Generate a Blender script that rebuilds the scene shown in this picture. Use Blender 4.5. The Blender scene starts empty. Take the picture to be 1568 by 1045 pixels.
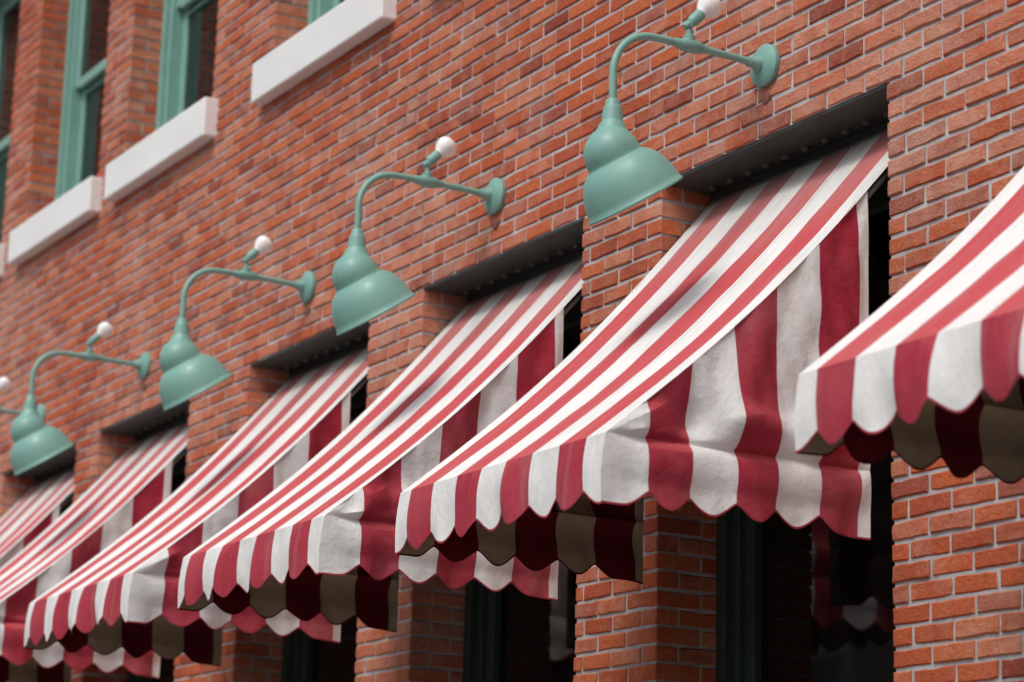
import bpy, math, random
import numpy as np
from mathutils import Vector, Matrix, noise
random.seed(7)
ZC = 1.7
D = 5.0
scene = bpy.context.scene

# ------------------------------------------------------------------ node helpers
def new_mat(name):
    m = bpy.data.materials.new(name); m.use_nodes = True
    nt = m.node_tree
    b = nt.nodes['Principled BSDF']
    return m, nt, b
def N(nt, t, **kw):
    n = nt.nodes.new(t)
    for k, v in kw.items():
        if k.startswith('i_'):
            n.inputs[int(k[2:]) if k[2:].isdigit() else k[2:].replace('_', ' ')].default_value = v
        else:
            setattr(n, k, v)
    return n
def L(nt, a, b): nt.links.new(a, b)
def math_n(nt, op, a, b=None, clamp=False):
    n = nt.nodes.new('ShaderNodeMath'); n.operation = op; n.use_clamp = clamp
    for i, v in enumerate((a, b)):
        if v is None: continue
        if isinstance(v, (int, float)): n.inputs[i].default_value = v
        else: L(nt, v, n.inputs[i])
    return n.outputs[0]
def mix_c(nt, fac, a, b, mode='MIX'):
    n = nt.nodes.new('ShaderNodeMix'); n.data_type = 'RGBA'; n.blend_type = mode
    if isinstance(fac, (int, float)): n.inputs[0].default_value = fac
    else: L(nt, fac, n.inputs[0])
    for i, v in ((6, a), (7, b)):
        if isinstance(v, tuple): n.inputs[i].default_value = (v[0], v[1], v[2], 1)
        else: L(nt, v, n.inputs[i])
    return n.outputs[2]
def ramp(nt, src, stops, interp='LINEAR'):
    n = nt.nodes.new('ShaderNodeValToRGB'); n.color_ramp.interpolation = interp
    el = n.color_ramp.elements
    while len(el) < len(stops): el.new(0.5)
    for e, (p, c) in zip(el, stops):
        e.position = p; e.color = (c[0], c[1], c[2], 1) if isinstance(c, tuple) else (c, c, c, 1)
    L(nt, src, n.inputs[0]); return n.outputs[0]
def noise_n(nt, vec, scale, detail=4, rough=0.55, dist=0.0):
    n = nt.nodes.new('ShaderNodeTexNoise')
    n.inputs['Scale'].default_value = scale; n.inputs['Detail'].default_value = detail
    n.inputs['Roughness'].default_value = rough; n.inputs['Distortion'].default_value = dist
    if vec is not None: L(nt, vec, n.inputs['Vector'])
    return n.outputs['Fac']
def bump_n(nt, h, strength, dist, b):
    n = nt.nodes.new('ShaderNodeBump'); n.inputs['Strength'].default_value = strength
    n.inputs['Distance'].default_value = dist
    L(nt, h, n.inputs['Height']); L(nt, n.outputs[0], b.inputs['Normal'])
    return n
def objvec(nt):
    return nt.nodes.new('ShaderNodeTexCoord').outputs['Object']
def stretch(nt, v, sc_):
    mp = N(nt, 'ShaderNodeMapping'); mp.inputs['Scale'].default_value = sc_; L(nt, v, mp.inputs[0]); return mp.outputs[0]

# ------------------------------------------------------------------ materials
def mat_brick():
    m, nt, b = new_mat('brick'); v = objvec(nt)
    a = N(nt, 'ShaderNodeAttribute', attribute_name='brnd').outputs['Fac']
    a2 = N(nt, 'ShaderNodeAttribute', attribute_name='brnd2').outputs['Fac']
    base = ramp(nt, a, [(0.0, (.30, .062, .036)), (.12, (.45, .090, .040)), (.40, (.56, .122, .047)),
                        (.75, (.63, .145, .053)), (.93, (.66, .19, .080)), (1.0, (.38, .095, .065))])
    n1 = noise_n(nt, v, 60, 5, .75)
    base = mix_c(nt, math_n(nt, 'MULTIPLY', ramp(nt, n1, [(.44, 0.0), (.66, 1.0)]), .5), base, (.28, .060, .036))
    big = noise_n(nt, v, .55, 3, .6)
    mid = noise_n(nt, v, 9, 5, .75)
    fine = noise_n(nt, v, 120, 3, .7)
    s = math_n(nt, 'ADD', math_n(nt, 'MULTIPLY', big, .9), math_n(nt, 'MULTIPLY', mid, .8))
    s = math_n(nt, 'ADD', s, math_n(nt, 'MULTIPLY', a2, .22))
    s = math_n(nt, 'ADD', s, math_n(nt, 'MULTIPLY', fine, .45))
    sm = ramp(nt, math_n(nt, 'MULTIPLY', s, .6), [(.66, 0.0), (.88, 1.0)])
    base = mix_c(nt, math_n(nt, 'MULTIPLY', sm, .6), base, (.72, .45, .34))
    # rain streaks / soot
    st = noise_n(nt, stretch(nt, v, (3.0, 3.0, .35)), 1.6, 5, .65)
    base = mix_c(nt, math_n(nt, 'MULTIPLY', ramp(nt, st, [(.52, 0.0), (.75, 1.0)]), .38), base, (.20, .075, .05))
    L(nt, base, b.inputs['Base Color'])
    b.inputs['Roughness'].default_value = .85
    b.inputs['Specular IOR Level'].default_value = .25
    h = math_n(nt, 'ADD', noise_n(nt, v, 38, 6, .7), math_n(nt, 'MULTIPLY', noise_n(nt, v, 150, 3, .7), .5))
    bump_n(nt, h, 1.0, .009, b)
    return m
def mat_mortar():
    m, nt, b = new_mat('mortar'); v = objvec(nt)
    c = ramp(nt, noise_n(nt, v, 6, 8, .75), [(.3, (.30, .30, .31)), (.5, (.50, .50, .51)), (.70, (.66, .66, .66))])
    L(nt, c, b.inputs['Base Color']); b.inputs['Roughness'].default_value = .95
    bump_n(nt, noise_n(nt, v, 120, 4, .7), .7, .005, b)
    return m
def mat_fabric():
    m, nt, b = new_mat('striped_canvas'); v = objvec(nt)
    su = N(nt, 'ShaderNodeAttribute', attribute_name='su').outputs['Fac']
    sv = N(nt, 'ShaderNodeAttribute', attribute_name='sv').outputs['Fac']
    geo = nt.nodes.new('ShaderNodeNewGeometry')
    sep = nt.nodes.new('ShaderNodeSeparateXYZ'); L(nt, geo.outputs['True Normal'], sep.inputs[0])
    wob = math_n(nt, 'MULTIPLY', math_n(nt, 'SUBTRACT', noise_n(nt, v, 3, 2), .5), .10)
    s = math_n(nt, 'ADD', su, wob)
    fl = math_n(nt, 'MODULO', math_n(nt, 'FLOOR', math_n(nt, 'ADD', s, 20.0)), 2.0)
    red = math_n(nt, 'GREATER_THAN', fl, .5)
    bind = math_n(nt, 'LESS_THAN', sv, .007)
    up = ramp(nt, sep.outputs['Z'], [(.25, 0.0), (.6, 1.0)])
    n1 = noise_n(nt, v, 2.2, 5, .65); n2 = noise_n(nt, v, 30, 4, .7)
    n3 = noise_n(nt, stretch(nt, v, (9, .8, .8)), 2.0, 4, .65)
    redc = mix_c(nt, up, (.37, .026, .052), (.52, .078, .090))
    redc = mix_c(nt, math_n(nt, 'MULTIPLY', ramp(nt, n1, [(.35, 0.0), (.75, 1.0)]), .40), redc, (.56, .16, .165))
    whc = ramp(nt, n1, [(.25, (.66, .66, .64)), (.5, (.78, .775, .76)), (.8, (.82, .815, .80))])
    whc = mix_c(nt, math_n(nt, 'MULTIPLY', ramp(nt, n2, [(.60, 0.0), (.85, 1.0)]), .25), whc, (.5, .48, .43))
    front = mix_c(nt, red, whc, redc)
    front = mix_c(nt, math_n(nt, 'MULTIPLY', ramp(nt, n3, [(.5, 0.0), (.8, 1.0)]), .25), front, (.43, .39, .37))
    # sewn panel seams on the roof sheet
    ontop = math_n(nt, 'GREATER_THAN', sv, .9999)
    for pos in (3.12, 6.14):
        ln = math_n(nt, 'LESS_THAN', math_n(nt, 'ABSOLUTE', math_n(nt, 'SUBTRACT', su, pos)), .022)
        ln = math_n(nt, 'MULTIPLY', ln, ontop)
        front = mix_c(nt, math_n(nt, 'MULTIPLY', ln, .55), front, (.33, .30, .30))
    # grime where the sheet goes up into the recess
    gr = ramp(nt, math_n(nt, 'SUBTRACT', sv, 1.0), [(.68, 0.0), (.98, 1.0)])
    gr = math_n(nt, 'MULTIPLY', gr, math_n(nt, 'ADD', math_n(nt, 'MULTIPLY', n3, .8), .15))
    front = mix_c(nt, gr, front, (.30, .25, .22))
    front = mix_c(nt, bind, front, (.34, .04, .06))
    backc = mix_c(nt, red, (.42, .33, .23), (.13, .009, .018))  # back faces: underside shade and warm bounce put into the stripe and binding colours
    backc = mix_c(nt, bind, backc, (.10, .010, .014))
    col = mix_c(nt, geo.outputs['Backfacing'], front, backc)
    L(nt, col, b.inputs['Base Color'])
    b.inputs['Roughness'].default_value = .9
    b.inputs['Specular IOR Level'].default_value = .12
    fr = math_n(nt, 'FRACT', math_n(nt, 'ADD', s, 20.5))
    seam = math_n(nt, 'LESS_THAN', math_n(nt, 'ABSOLUTE', math_n(nt, 'SUBTRACT', fr, .5)), .03)
    h = math_n(nt, 'ADD', math_n(nt, 'MULTIPLY', seam, .14), math_n(nt, 'MULTIPLY', noise_n(nt, stretch(nt, v, (1, .35, .35)), 16, 4, .65), 1.3))
    h = math_n(nt, 'ADD', h, math_n(nt, 'MULTIPLY', noise_n(nt, v, 260, 2), .18))
    bump_n(nt, h, .65, .014, b)
    return m
def mat_paint(name, col, dark, rough=.38, dirt=.4, spec=.5, light=None):
    m, nt, b = new_mat(name); v = objvec(nt)
    c = mix_c(nt, math_n(nt, 'MULTIPLY', ramp(nt, noise_n(nt, v, 7, 5, .7), [(.45, 0.0), (.8, 1.0)]), dirt), col, dark)
    if light:
        st = noise_n(nt, stretch(nt, v, (1, 1, .3)), 28, 5, .7)
        c = mix_c(nt, math_n(nt, 'MULTIPLY', ramp(nt, st, [(.55, 0.0), (.78, 1.0)]), .35), c, light)
    L(nt, c, b.inputs['Base Color'])
    L(nt, ramp(nt, noise_n(nt, v, 22, 4), [(.3, rough - .06), (.8, rough + .2)]), b.inputs['Roughness'])
    b.inputs['Specular IOR Level'].default_value = spec
    bump_n(nt, noise_n(nt, v, 60, 3), .15, .002, b)
    return m
def mat_stone():
    m, nt, b = new_mat('painted_stone'); v = objvec(nt)
    c = ramp(nt, noise_n(nt, v, 1.7, 3, .5), [(.3, (.80, .80, .79)), (.7, (.87, .87, .86))])
    g = ramp(nt, noise_n(nt, stretch(nt, v, (1, 1, .4)), 24, 5, .75), [(.58, 0.0), (.8, 1.0)])
    c = mix_c(nt, math_n(nt, 'MULTIPLY', g, .35), c, (.48, .47, .44))
    L(nt, c, b.inputs['Base Color']); b.inputs['Roughness'].default_value = .75
    bump_n(nt, noise_n(nt, v, 35, 5, .7), .4, .005, b)
    return m
def mat_glass():
    m, nt, b = new_mat('window_glass'); v = objvec(nt)
    b.inputs['Base Color'].default_value = (.006, .007, .008, 1)
    b.inputs['Roughness'].default_value = .04
    b.inputs['Specular IOR Level'].default_value = .6
    bump_n(nt, noise_n(nt, v, 1.6, 2), .12, .02, b)
    return m
def mat_simple(name, col, rough=.8, scale=12, var=.35, bump=.3):
    m, nt, b = new_mat(name); v = objvec(nt)
    c2 = tuple(x * (1 - var) for x in col)
    L(nt, mix_c(nt, noise_n(nt, v, scale, 6, .7), c2, col), b.inputs['Base Color'])
    b.inputs['Roughness'].default_value = rough
    bump_n(nt, noise_n(nt, v, scale * 6, 4), bump, .004, b)
    return m
def mat_bulb():
    m, nt, b = new_mat('opal_glass')
    L(nt, mix_c(nt, noise_n(nt, objvec(nt), 9, 3), (.82, .81, .80), (.88, .88, .87)), b.inputs['Base Color'])
    b.inputs['Roughness'].default_value = .18
    return m
M_BRICK = mat_brick(); M_MORT = mat_mortar(); M_FAB = mat_fabric(); M_STONE = mat_stone(); M_GLASS = mat_glass()
M_LAMP = mat_paint('lamp_enamel', (.195, .395, .340), (.13, .27, .235), .42, .55, .5, (.30, .48, .42))
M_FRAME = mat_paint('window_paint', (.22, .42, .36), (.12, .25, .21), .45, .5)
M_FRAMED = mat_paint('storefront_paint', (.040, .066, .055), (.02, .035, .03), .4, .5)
M_STEEL = mat_paint('dark_steel', (.050, .062, .054), (.02, .025, .024), .45, .6)
M_DISC = mat_paint('brown_disc', (.20, .07, .05), (.08, .03, .025), .8, .6)
M_ALU = mat_paint('awning_frame_metal', (.2, .2, .2), (.1, .1, .1), .5, .4)
M_BULB = mat_bulb()
M_ENAM = mat_paint('white_enamel', (.75, .75, .72), (.5, .5, .48), .35, .3)
M_WALK = mat_simple('sidewalk_concrete', (.34, .33, .31), .9, 5)
M_ROAD = mat_simple('asphalt', (.06, .06, .06), .9, 8)
M_KERB = mat_simple('kerb_stone', (.36, .35, .33), .9, 8)
M_OPP = mat_simple('stucco', (.34, .27, .21), .9, 3)
M_LINE = mat_simple('road_paint', (.7, .6, .2), .8, 10)
M_ROOF = mat_simple('roof_membrane', (.12, .12, .12), .9, 5)

# ------------------------------------------------------------------ geometry helpers
def link(o, parent=None):
    scene.collection.objects.link(o)
    if parent is not None: o.parent = parent
    return o
def empty(name, loc=(0, 0, 0)):
    o = bpy.data.objects.new(name, None); o.location = loc; o.empty_display_size = .3
    scene.collection.objects.link(o); return o
def mesh(name, verts, faces, mats, parent=None, smooth=False, fmi=None):
    me = bpy.data.meshes.new(name); me.from_pydata([tuple(v) for v in verts], [], faces)
    for mm in (mats if isinstance(mats, (list, tuple)) else [mats]): me.materials.append(mm)
    if fmi is not None: me.polygons.foreach_set('material_index', fmi)
    if smooth: me.polygons.foreach_set('use_smooth', [True] * len(me.polygons))
    me.update()
    return link(bpy.data.objects.new(name, me), parent)
class Boxes:
    def __init__(s): s.v = []; s.f = []; s.m = []
    def add(s, x0, x1, y0, y1, z0, z1, mi=0):
        n = len(s.v)
        s.v += [(x0, y0, z0), (x1, y0, z0), (x1, y1, z0), (x0, y1, z0), (x0, y0, z1), (x1, y0, z1), (x1, y1, z1), (x0, y1, z1)]
        s.f += [(n, n+3, n+2, n+1), (n+4, n+5, n+6, n+7), (n, n+1, n+5, n+4), (n+1, n+2, n+6, n+5), (n+2, n+3, n+7, n+6), (n+3, n, n+4, n+7)]
        s.m += [mi] * 6
    def build(s, name, mats, parent=None, bevel=0):
        o = mesh(name, s.v, s.f, mats, parent, fmi=s.m)
        if bevel:
            md = o.modifiers.new('bevel', 'BEVEL'); md.width = bevel; md.segments = 2; md.limit_method = 'ANGLE'
        return o
def lathe(profile, origin, axis, n=48):
    ax = Vector(axis).normalized()
    a = ax.orthogonal().normalized(); b_ = ax.cross(a)
    vs = []; fs = []
    for (r, h) in profile:
        for k in range(n):
            t = 2 * math.pi * k / n
            vs.append(Vector(origin) + ax * h + (a * math.cos(t) + b_ * math.sin(t)) * r)
    for i in range(len(profile) - 1):
        for k in range(n):
            k2 = (k + 1) % n
            fs.append((i * n + k, i * n + k2, (i + 1) * n + k2, (i + 1) * n + k))
    return vs, fs
def tube(pts, rad, n=16):
    pts = [Vector(p) for p in pts]; vs = []; fs = []
    up = Vector((1, 0, 0))
    for i, p in enumerate(pts):
        t = (pts[min(i + 1, len(pts) - 1)] - pts[max(i - 1, 0)]).normalized()
        a = up - t * up.dot(t)
        if a.length < 1e-3: a = Vector((0, 0, 1)) - t * t.z
        a.normalize(); b_ = t.cross(a)
        r = rad[i] if isinstance(rad, (list, tuple)) else rad
        for k in range(n):
            th = 2 * math.pi * k / n
            vs.append(p + (a * math.cos(th) + b_ * math.sin(th)) * r)
    for i in range(len(pts) - 1):
        for k in range(n):
            k2 = (k + 1) % n
            fs.append((i * n + k, i * n + k2, (i + 1) * n + k2, (i + 1) * n + k))
    fs.append(tuple(range(n))[::-1]); fs.append(tuple((len(pts) - 1) * n + k for k in range(n)))
    return vs, fs
def join(parts):
    V = []; F = []
    for v, f in parts:
        n = len(V); V += list(v); F += [tuple(i + n for i in ff) for ff in f]
    return V, F
def smooth_obj(o, ang=40):
    me = o.data
    me.polygons.foreach_set('use_smooth', [True] * len(me.polygons))
    try: me.set_sharp_from_angle(angle=math.radians(ang))
    except Exception: pass

# ------------------------------------------------------------------ layout
WIN = [-2.43, -4.485, -6.805, -8.757, -10.665, -12.825, -14.58, -16.47]   # ground-floor openings
WH = .6875
Z_SOF = .069 * 66 + .003
Z_BOT = .069 * 9
UP = [-2.4, -4.35, -6.76, -8.66, -10.585, -12.735, -14.515, -16.35]
UH = .67
Z_SILL0, Z_SILL1 = ZC + 4.275, .069 * 90
Z_UTOP = .069 * 123
REV = .28; UREV = .20
X0, X1 = -19.0, -.6
ZTOP = 9.4
openings = [(c - WH, c + WH, Z_BOT, Z_SOF, REV) for c in WIN] + [(c - UH, c + UH, Z_SILL1, Z_UTOP, UREV) for c in UP]
sills = [(c - .77, c + .76, Z_SILL0, Z_SILL1) for c in UP]

building = empty('brick_building')

# ------------------------------------------------------------------ bricks (real, one mesh)
BL, BH, JT = .2080, .0690, .0125
bv = []; bf = []; br = []; br2 = []
rnd = random.random
def brick(P, x0, x1, z0, z1, dep):
    n = len(bv); b = .0048
    j = lambda a=.0019: (rnd() - .5) * 2 * a
    o = j(.0026); tz = j(.0015); tiltx = j(.0015)
    m = max(1, int(round((x1 - x0) / .045)))
    ring = []
    for k in range(m): ring.append((x0 + (x1 - x0) * k / m, z0 + tz * (1 - 2 * k / m)))
    ring += [(x1, z0 - tz), (x1, (z0 + z1) / 2)]
    for k in range(m): ring.append((x1 - (x1 - x0) * k / m, z1 - tz * (1 - 2 * k / m)))
    ring += [(x0, z1 + tz), (x0, (z0 + z1) / 2)]
    ring = [(x + j(), z + j()) for x, z in ring]
    R = len(ring)
    cx, cz = (x0 + x1) / 2, (z0 + z1) / 2
    sx = 1 - 2 * b / (x1 - x0); sz = 1 - 2 * b / (z1 - z0)
    chips = [(.004 + rnd() * .008 if rnd() < .10 else 0) for _ in ring]
    for (x, z) in ring: bv.append(P(x, dep, z))
    for (x, z), c in zip(ring, chips): bv.append(P(x, o + b + c * .5, z))
    for (x, z), c in zip(ring, chips):
        q = 1 - c * 8
        bv.append(P(cx + (x - cx) * sx * (1 - c * 2), o + j(.0007) + tiltx * (x - cx) / .1, cz + (z - cz) * sz * q))
    for k in range(R):
        k2 = (k + 1) % R
        bf.append((n + k, n + k2, n + R + k2, n + R + k)); bf.append((n + R + k, n + R + k2, n + 2 * R + k2, n + 2 * R + k))
    bf.append(tuple(n + 2 * R + k for k in range(R)))
    r = rnd(); r2 = rnd(); br.extend([r] * (3 * R)); br2.extend([r2] * (3 * R))
Pf = lambda a, d, z: (a, d, z)
nrow = int(ZTOP / BH)
for row in range(nrow):
    z0 = row * BH; z1 = z0 + BH; zc = (z0 + z1) / 2
    blocks = []
    for (a, b_, c, d_, rv) in openings:
        if c < zc < d_: blocks.append((a, b_, rv))
    for (a, b_, c, d_) in sills:
        if c - .001 < zc < d_: blocks.append((a, b_, 0))
    blocks.sort()
    segs = []; x = X0; lastrv = None
    for (a, b_, rv) in blocks:
        if a > x: segs.append((x, a, lastrv, rv))
        if b_ > x: x = b_; lastrv = rv
    segs.append((x, X1, lastrv, None))
    off = (BL / 2 if row % 2 else 0) + (rnd() - .5) * .012
    for (a, b_, rl, rr) in segs:
        cuts = [a]
        k = math.ceil((a + .045 - off) / BL)
        while off + k * BL < b_ - .045:
            cuts.append(off + k * BL + (rnd() - .5) * .010); k += 1
        cuts.append(b_)
        for i in range(len(cuts) - 1):
            xa = cuts[i] + (JT / 2 if i > 0 else 0); xb = cuts[i + 1] - (JT / 2 if i < len(cuts) - 2 else 0)
            dep = .09
            if (i == 0 and rl) or (i == len(cuts) - 2 and rr): dep = .098 if row % 2 else .198
            brick(Pf, xa, xb, z0 + JT / 2, z1 - JT / 2, dep)
        for (xj, rv, s) in ((a, rl, 1), (b_, rr, -1)):
            if not rv: continue
            y = (.098 if row % 2 else .198) + JT
            end = rv + .12
            P = (lambda xj_, s_: (lambda al, d, z: (xj_ + s_ * d, al, z)))(xj, s)
            while y < end - .03:
                y2 = min(y + BL - JT, end)
                brick(P, y, y2, z0 + JT / 2, z1 - JT / 2, .08)
                y = y2 + JT
bo = mesh('bricks', bv, bf, M_BRICK, building)
at = bo.data.attributes.new('brnd', 'FLOAT', 'POINT'); at.data.foreach_set('value', br)
at = bo.data.attributes.new('brnd2', 'FLOAT', 'POINT'); at.data.foreach_set('value', br2)

mv = []; mf = []
def quad(a, b_, c, d_):
    n = len(mv); mv.extend([a, b_, c, d_]); mf.append((n, n + 1, n + 2, n + 3))
xs = sorted(set([X0, X1] + [v for o in openings for v in (o[0] - .007, o[1] + .007)]))
zs = sorted(set([0, ZTOP] + [v for o in openings for v in (o[2], o[3])]))
YM = .0075
for i in range(len(xs) - 1):
    for k in range(len(zs) - 1):
        cx = (xs[i] + xs[i + 1]) / 2; cz = (zs[k] + zs[k + 1]) / 2
        if any(o[0] - .01 < cx < o[1] + .01 and o[2] < cz < o[3] for o in openings): continue
        quad((xs[i], YM, zs[k]), (xs[i + 1], YM, zs[k]), (xs[i + 1], YM, zs[k + 1]), (xs[i], YM, zs[k + 1]))
for (a, b_, c, d_, rv) in openings:
    e = .0075; ye = rv + .25
    quad((a - e, YM, c), (a - e, YM, d_), (a - e, ye, d_), (a - e, ye, c))
    quad((b_ + e, YM, c), (b_ + e, ye, c), (b_ + e, ye, d_), (b_ + e, YM, d_))
    quad((a - e, YM, d_ + .004), (b_ + e, YM, d_ + .004), (b_ + e, ye, d_ + .004), (a - e, ye, d_ + .004))
    quad((a - e, YM, c - .004), (a - e, ye, c - .004), (b_ + e, ye, c - .004), (b_ + e, YM, c - .004))
mesh('mortar_joints', mv, mf, M_MORT, building)
bx = Boxes()
bx.add(X0, X1, .75, 12, 0, ZTOP - .05, 0)
bx.add(X0 + .02, X0 + .3, .095, .75, 0, ZTOP - .05, 0)
bx.add(X1 - .3, X1 - .02, .095, .75, 0, ZTOP - .05, 0)
bx.add(X0, X1, .1, .745, ZTOP - .3, ZTOP - .06, 0)
bx.build('building_body', [M_ROOF], building)
bx = Boxes()
bx.add(X0 - .1, X1 + .1, -.12, .9, ZTOP, ZTOP + .16, 0)
bx.add(X0 - .2, X1 + .2, -.3, 1.0, ZTOP + .165, ZTOP + .42, 0)
bx.build('cornice', [M_STONE], building, .01)
bx = Boxes()
for (a, b_, c, d_) in sills:
    bx.add(a + .003, b_ - .003, -.08 + random.uniform(-.004, .004), .19, c + .004, d_ - .002)
bx.build('window_sills', [M_STONE], building, .010)
bx = Boxes()
for (a, b_, c, d_, rv) in openings[:len(WIN)]:
    bx.add(a + .002, b_ - .002, -.06, rv + .1, c - .10, c - .01)
bx.build('storefront_sills', [M_STONE], building, .008)
bx = Boxes(); rp = []
for c in WIN:
    bx.add(c - WH + .002, c + WH - .002, .010, REV + .04, Z_SOF - .012, Z_SOF + .002)
    bx.add(c - WH + .004, c + WH - .004, REV - .05, REV + .02, Z_SOF - .075, Z_SOF - .013)
    for k in range(11):
        x = c - WH + .09 + k * (2 * WH - .18) / 10
        rp.append(lathe([(.0, -.018), (.014, -.015), (.020, -.006), (.021, 0)], (x, .18, Z_SOF - .012), (0, 0, 1), 10))
bx.build('steel_lintels', [M_STEEL], building, .003)
v, f = join(rp); mesh('lintel_rivets', v, f, M_STEEL, building, True)

# windows
fr = Boxes(); gl = Boxes(); fu = Boxes()
for c in WIN:
    a, b_ = c - WH, c + WH; z0, z1 = Z_BOT, Z_SOF - .08
    y = REV
    for s, xj in ((1, a), (-1, b_)):
        def bar(o0, o1, ya, yb, zz0=z0, zz1=z1):
            xx = sorted((xj + s * o0, xj + s * o1)); fr.add(xx[0], xx[1], ya, yb, zz0, zz1)
        bar(.000, .055, y - .01, y + .12)
        bar(.056, .10, y + .025, y + .12)
        bar(.101, .165, y + .05, y + .12, z0 + .1, z1 - .1)
    fr.add(a + .101, b_ - .101, y + .025, y + .12, z1 - .098, z1)
    fr.add(a + .101, b_ - .101, y + .025, y + .12, z0, z0 + .098)
    fr.add(a + .166, b_ - .166, y + .05, y + .12, z0 + .10, z0 + .22)
    fr.add(a + .166, b_ - .166, y + .05, y + .12, z1 - .20, z1 - .10)
    fr.add(a + .166, b_ - .166, y + .06, y + .11, 3.66, 3.71)
    gl.add(a + .12, b_ - .12, y + .085, y + .095, z0 + .12, z1 - .12)
for c in UP:
    a, b_ = c - UH, c + UH; z0, z1 = Z_SILL1, Z_UTOP; y = UREV; zm = ZC + 5.54
    for s, xj in ((1, a), (-1, b_)):
        def bar(o0, o1, ya, yb, zz0=z0, zz1=z1):
            xx = sorted((xj + s * o0, xj + s * o1)); fu.add(xx[0], xx[1], ya, yb, zz0, zz1)
        bar(.0, .05, y - .01, y + .16)
        bar(.051, .085, y + .02, y + .16)
        bar(.086, .155, y + .045, y + .085, zm, z1 - .05)
        bar(.086, .155, y + .095, y + .135, z0 + .03, zm - .001)
    fu.add(a + .0855, b_ - .0855, y + .02, y + .16, z1 - .049, z1)
    fu.add(a + .0855, b_ - .0855, y + .02, y + .16, z0, z0 + .029)
    fu.add(a + .156, b_ - .156, y + .045, y + .085, zm - .02, zm + .05)
    fu.add(a + .156, b_ - .156, y + .045, y + .085, z1 - .13, z1 - .051)
    fu.add(a + .156, b_ - .156, y + .095, y + .135, zm - .05, zm - .021)
    fu.add(a + .156, b_ - .156, y + .095, y + .135, z0 + .03, z0 + .12)
    gl.add(a + .12, b_ - .12, y + .062, y + .068, zm + .01, z1 - .08)
    gl.add(a + .12, b_ - .12, y + .112, y + .118, z0 + .06, zm - .03)
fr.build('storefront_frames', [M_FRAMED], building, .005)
fu.build('sash_window_frames', [M_FRAME], building, .005)
gl.build('window_panes', [M_GLASS], building)

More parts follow.
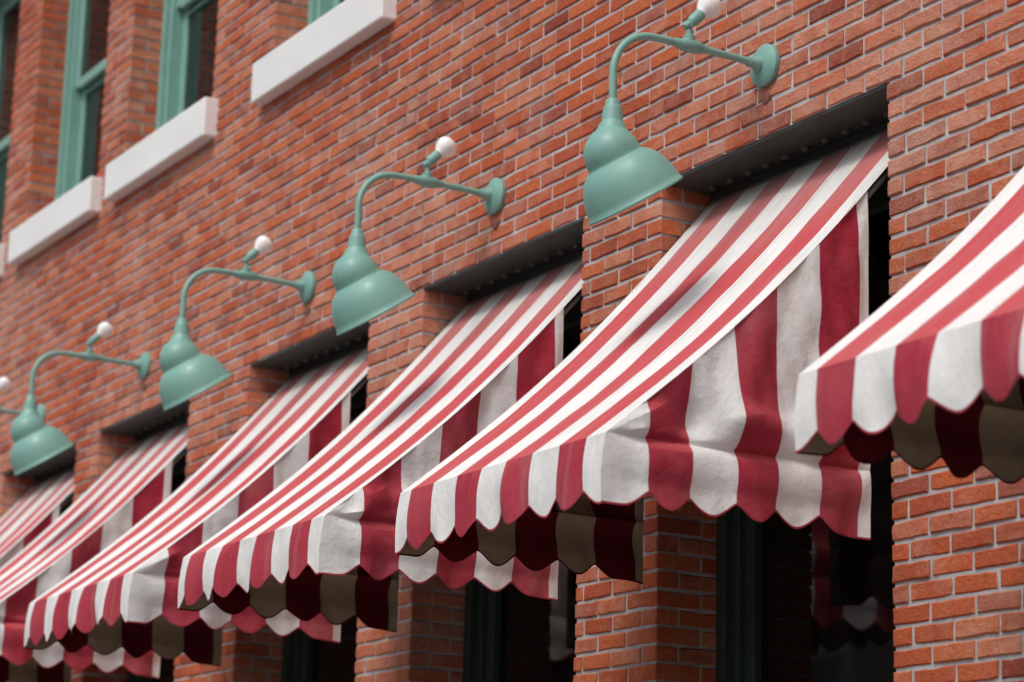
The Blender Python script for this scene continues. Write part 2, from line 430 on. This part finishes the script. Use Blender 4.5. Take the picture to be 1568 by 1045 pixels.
# ------------------------------------------------------------------ awnings
AW = 1.345; YB, YF = .24, -1.10; ZB, ZF = ZC + 2.825, ZC + 1.50
YW = -.072
PF = .165; SF0 = .5; PS = .167; SS0 = .10
def topz(y):
    t = (YB - y) / (YB - YF)
    return ZB + (ZF - ZB) * t - .078 * math.sin(math.pi * t)
def sc(u, amp=.046):
    return amp * (.5 - .5 * math.cos(2 * math.pi * u)) ** .62
ZV = ZC + 1.325
def awning(cx, seed):
    root = empty('striped_awning', (cx, 0, 0))
    V = []; F = []; SU = []; SV = []
    rs = random.Random(seed); ox = rs.uniform(0, 50)
    def patch(nu, nv, fn, want):
        n = len(V)
        for j in range(nv + 1):
            for i in range(nu + 1):
                p, su, sv = fn(i / nu, j / nv); V.append(p); SU.append(su); SV.append(sv)
        w = nu + 1
        i, j = nu // 2, nv // 2
        a = Vector(V[n + j * w + i]); b_ = Vector(V[n + j * w + i + 1]); c = Vector(V[n + (j + 1) * w + i])
        flip = (b_ - a).cross(c - a).dot(Vector(want)) < 0
        for j in range(nv):
            for i in range(nu):
                q = (n + j * w + i, n + j * w + i + 1, n + (j + 1) * w + i + 1, n + (j + 1) * w + i)
                F.append(q[::-1] if flip else q)
    NZ = lambda a, b_, c=0: noise.noise(Vector((a + ox, b_ - ox, c + seed)))
    def top(a, t):
        x = -AW / 2 + AW * a; y = YB + (YF - YB) * t
        e = math.sin(math.pi * a) ** .5 * math.sin(math.pi * t) if 0 < a < 1 else 0
        z = topz(y) - .014 * e + .018 * e * NZ(x * 3, y * 1.4) + .010 * e * NZ(x * 9, y * 2) + .006 * e * NZ((x + y) * 9, (x - y) * 2.0, 5)
        return (x, y, z), SF0 + AW * a / PF, 1 + (1 - t)
    patch(88, 70, top, (0, -1, 1))
    def front(a, t):
        x = -AW / 2 + AW * a
        su = SF0 + AW * a / PF
        zb = ZV - (sc(su) if su < 8.5 else .046)
        z = ZF + (zb - ZF) * t
        y = YF - .008 * math.sin(math.pi * t) - .012 * t - (.013 * math.sin(math.pi * su + seed) + .024 * NZ(x * 5, z * 2, 3) + .014 * NZ(x * 12, z * 5, 3)) * t ** .7 * (math.sin(math.pi * min(1, max(0, a))) ** .3)
        return (x, y, z), su, (1 - t) * (ZF - zb)
    patch(168, 12, front, (0, -1, 0))
    dep = YW - YF
    for sgn in (1, -1):
        def disp(d, z, t):
            e = min(1, d / .14) * min(1, (dep - d) / .05 + .25)
            h = z - ZF
            tz = topz(YF + d) - ZF
            k = max(0, 1 - h / max(tz, .02))
            if h >= 0:
                w = .042 * math.exp(-((h - .085) / .065) ** 2) * (0.45 + 1.3 * NZ(d * 4.6, 0, 5)) * min(1, k * 3)
                w += .055 * k * min(1, (1 - k) * 4) * NZ(d * 5.0 + h * .9, h * 1.2, 9)
                w += .026 * min(1, (1 - k) * 5) * NZ(d * 8 - h * 3.0, h * 2.5, 2)
                w += .014 * math.sin(min(1, k * 1.3) * math.pi) * NZ(d * 15 + h * 5, h * 5, 4)
            else:
                tt = -h / .23
                w = (.014 * math.sin(2 * math.pi * d / (2 * PS) + seed * 1.7) + .034 * NZ(d * 6, 1 + tt * .5, 7) + .014 * NZ(d * 14, tt, 8)) * tt + .014 * math.sin(math.pi * min(1, tt * 1.6))
            w -= .013 * math.exp(-(h / .014) ** 2)
            return w * e
        def upper(a, t):
            d = dep * a; y = YF + d
            zt = topz(y); z = zt + (ZF - zt) * t
            x = sgn * (AW / 2 + disp(d, z, t))
            return (x, y, z), SS0 + d / PS, .99
        patch(110, 60, upper, (sgn, 0, 0))
        def lower(a, t):
            d = dep * a; y = YF + d - (.008 * math.sin(math.pi * t) + .012 * t) * max(0, 1 - d / .08)
            su = SS0 + d / PS
            if su < .5: zb = ZV - .046
            elif su > 5.5: zb = ZV - .046 - .010 * (su - 5.5)
            else: zb = ZV - sc(su)
            z = ZF + (zb - ZF) * t
            x = sgn * (AW / 2 + disp(d, z, t))
            return (x, y, z), su, (1 - t) * (ZF - zb)
        patch(130, 14, lower, (sgn, 0, 0))
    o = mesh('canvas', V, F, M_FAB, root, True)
    at = o.data.attributes.new('su', 'FLOAT', 'POINT'); at.data.foreach_set('value', SU)
    at = o.data.attributes.new('sv', 'FLOAT', 'POINT'); at.data.foreach_set('value', SV)
    h = AW / 2 - .03
    ps = []
    ps.append(tube([(-h, YF + .035, ZF + .0), (h, YF + .035, ZF + .0)], .010))
    for s in (-1, 1):
        ps.append(tube([(s * h, YF + .05, ZF + .01), (s * h, -.5, topz(-.5) - .06), (s * h, YB - .06, ZB - .12)], .010))
    ps.append(tube([(-h, YB + .0, ZB - .045), (h, YB + .0, ZB - .045)], .032))
    v, f = join(ps); fo = mesh('frame', v, f, M_ALU, root); smooth_obj(fo)
    return root
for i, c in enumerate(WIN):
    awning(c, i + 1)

# ------------------------------------------------------------------ lamps
def lamp(cx, seed):
    root = empty('gooseneck_wall_lamp', (cx, 0, 0))
    zA = ZC + 3.125; oN = .668
    v, f = lathe([(0, .036), (.03, .036), (.05, .030), (.072, .022), (.080, .016), (.081, .003), (.078, -.004)], (0, 0.0, zA), (0, -1, 0), 48)
    v2, f2 = lathe([(.030, .03), (.028, .05), (.020, .062), (.019, .085), (.0, .086)], (0, 0, zA), (0, -1, 0), 32)
    o = mesh('wall_plate', *join([(v, f), (v2, f2)]), M_LAMP, root); smooth_obj(o)
    R = .17; pts = [(0, -.05, zA), (0, -.2, zA + .004), (0, -.4, zA + .006)]
    zc_ = zA - R + .004
    for k in range(0, 19):
        t = math.radians(5 * k)
        pts.append((0, -(oN - R) - R * math.sin(t), zc_ + R * math.cos(t)))
    pts.append((0, -oN, ZC + 2.84))
    o = mesh('gooseneck_arm', *tube(pts, .0140, 20), M_LAMP, root); smooth_obj(o)
    pr = [(0, -.075), (.014, -.075), (.018, -.06), (.018, -.045), (.024, -.035), (.026, 0), (.024, .035), (.018, .045), (.018, .06), (.014, .075), (0, .075)]
    j1 = lathe(pr, (0, -.34, zA + .005), (0, -1, 0), 24)
    j2 = lathe([(.022, 0), (.022, .03), (.012, .036), (.011, .075)], (0, -.345, zA + .01), (0, 0, 1), 24)
    ax = Vector((0, .70, .72)).normalized()
    sb = Vector((0, -.350, zA + .082))
    j3 = lathe([(0, -.018), (.012, -.014), (.016, 0), (.012, .01), (.017, .016), (.022, .03), (.0225, .075), (.020, .078)], sb, ax, 24)
    j4 = lathe([(0, -.022), (.009, -.02), (.014, -.008), (.014, .008), (.009, .02), (0, .022)], (0, -.350, zA + .082), (1, 0, 0), 20)
    o = mesh('junction_box', *join([j1, j2, j3, j4]), M_LAMP, root); smooth_obj(o)
    bp = [(.018, .070), (.020, .082), (.030, .094), (.041, .112), (.0460, .128), (.0475, .138), (.0455, .148), (.039, .158), (.026, .166), (.012, .170), (0, .171)]
    o = mesh('bulb', *lathe(bp, sb, ax, 32), M_BULB, root, True)
    z0 = ZC + 2.86
    prof = [(.0140, 0), (.022, .002), (.026, .008), (.026, .022), (.032, .030), (.035, .040), (.037, .080), (.039, .088), (.048, .096), (.050, .108), (.057, .118), (.070, .132), (.078, .145)]
    n1 = lathe(prof, (0, -oN, z0), (0, 0, -1), 36)
    th = math.radians(34)
    a2 = Vector((0, math.sin(th), -math.cos(th)))
    Cc = (0, -oN + .002, ZC + 2.655)
    pr = []
    for k in range(0, 13):
        t = math.radians(-88 + k * 7.4)
        pr.append((.101 * math.cos(t), .102 * math.sin(t)))
    pr += [(.1015, .010), (.1020, .018), (.1045, .022), (.113, .027), (.127, .038), (.141, .054), (.154, .074), (.164, .098), (.172, .126), (.177, .152), (.1795, .172), (.184, .175), (.1855, .179), (.184, .184), (.180, .184)]
    n2 = lathe(pr, Cc, a2, 64)
    o = mesh('shade', *join([n1, n2]), M_LAMP, root); smooth_obj(o, 50)
    inn = [(.179, .183), (.1745, .160), (.169, .134), (.161, .104), (.149, .076), (.134, .056), (.115, .038), (.09, .02), (.085, 0), (.06, -.05), (0, -.08)]
    o = mesh('reflector', *lathe(inn, Cc, a2, 48), M_ENAM, root, True)
    o = mesh('wall_disc', *lathe([(.024, -.01), (.024, .004), (.018, .007), (0, .007)], (.0, 0.0, zA - .125), (0, -1, 0), 20), M_DISC, root); smooth_obj(o)  # small dark brown disc on the wall below the plate
    return root
for i, c in enumerate(WIN):
    lamp(c + (.0 if i != 3 else -.03), i)

# ------------------------------------------------------------------ street
def slab(name, x0, x1, y0, y1, z0, z1, m, bevel=0):
    b_ = Boxes(); b_.add(x0, x1, y0, y1, z0, z1); return b_.build(name, [m], None, bevel)
slab('ground', -400, 400, -400, 400, -.6, -.16, M_ROAD)
slab('road', -300, 300, -13.5, -3.72, -.156, -.13, M_ROAD)
slab('sidewalk', -300, 300, -3.5, 14, -.155, -.003, M_WALK)
slab('kerb', -300, 300, -3.70, -3.505, -.150, .002, M_KERB, .02)
slab('far_sidewalk', -300, 300, -22, -13.72, -.155, -.003, M_WALK)
slab('far_kerb', -300, 300, -13.715, -13.51, -.150, .002, M_KERB, .02)
slab('road_centre_line', -200, 200, -8.68, -8.56, -.128, -.124, M_LINE)
opp = empty('stucco_building', (0, 0, 0))
b_ = Boxes(); b_.add(-60, 30, -34, -20, 0, 7.5); b_.add(-60.3, 30.3, -34.3, -19.7, 7.505, 7.9, 0)
b_.build('walls', [M_OPP], opp)
b_ = Boxes(); g_ = Boxes()
for k in range(26):
    x = -58 + k * 3.4
    for z in (.9, 4.3):
        b_.add(x - .08, x + 1.68, -19.99, -19.93, z - .1, z + 2.3)
        g_.add(x, x + 1.6, -19.928, -19.92, z, z + 2.2)
b_.build('window_surrounds', [M_STONE], opp); g_.build('window_glass', [M_GLASS], opp)

# ------------------------------------------------------------------ light
w = bpy.data.worlds.new('World'); scene.world = w; w.use_nodes = True
nt = w.node_tree; bg = nt.nodes['Background']
sunv = Vector((.12, -.25, .40)).normalized()
el = math.asin(sunv.z); rot = math.atan2(sunv.x, sunv.y)
sky = nt.nodes.new('ShaderNodeTexSky'); sky.sky_type = 'NISHITA'; sky.sun_disc = False
sky.sun_elevation = el; sky.sun_rotation = rot; sky.dust_density = 4; sky.air_density = 1.0
hs = nt.nodes.new('ShaderNodeHueSaturation'); hs.inputs['Saturation'].default_value = .45
nt.links.new(sky.outputs[0], hs.inputs['Color']); nt.links.new(hs.outputs[0], bg.inputs[0])
bg.inputs[1].default_value = .145
sd = bpy.data.lights.new('sun', 'SUN'); sd.energy = 1.5; sd.angle = math.radians(16); sd.color = (1, .97, .93)
so = bpy.data.objects.new('sun', sd); scene.collection.objects.link(so)
so.location = (0, -10, 20); so.rotation_euler = sunv.to_track_quat('Z', 'Y').to_euler()

# ------------------------------------------------------------------ camera
cd = bpy.data.cameras.new('camera'); cam = bpy.data.objects.new('camera', cd); scene.collection.objects.link(cam)
R_ = Vector((.5072, .8614, .0261)).normalized(); B_ = Vector((.84, -.4874, -.2379)).normalized()
U_ = B_.cross(R_).normalized(); R_ = U_.cross(B_).normalized()
cam.matrix_world = Matrix(((R_.x, U_.x, B_.x, 0), (R_.y, U_.y, B_.y, -D), (R_.z, U_.z, B_.z, ZC), (0, 0, 0, 1)))
cd.sensor_width = 36; cd.lens = 84.95; cd.clip_end = 2000; cd.clip_start = .05
cd.dof.use_dof = True; cd.dof.focus_distance = 8.6; cd.dof.aperture_fstop = 2.4
scene.camera = cam
scene.view_settings.view_transform = 'Standard'; scene.view_settings.look = 'None'; scene.view_settings.exposure = 0
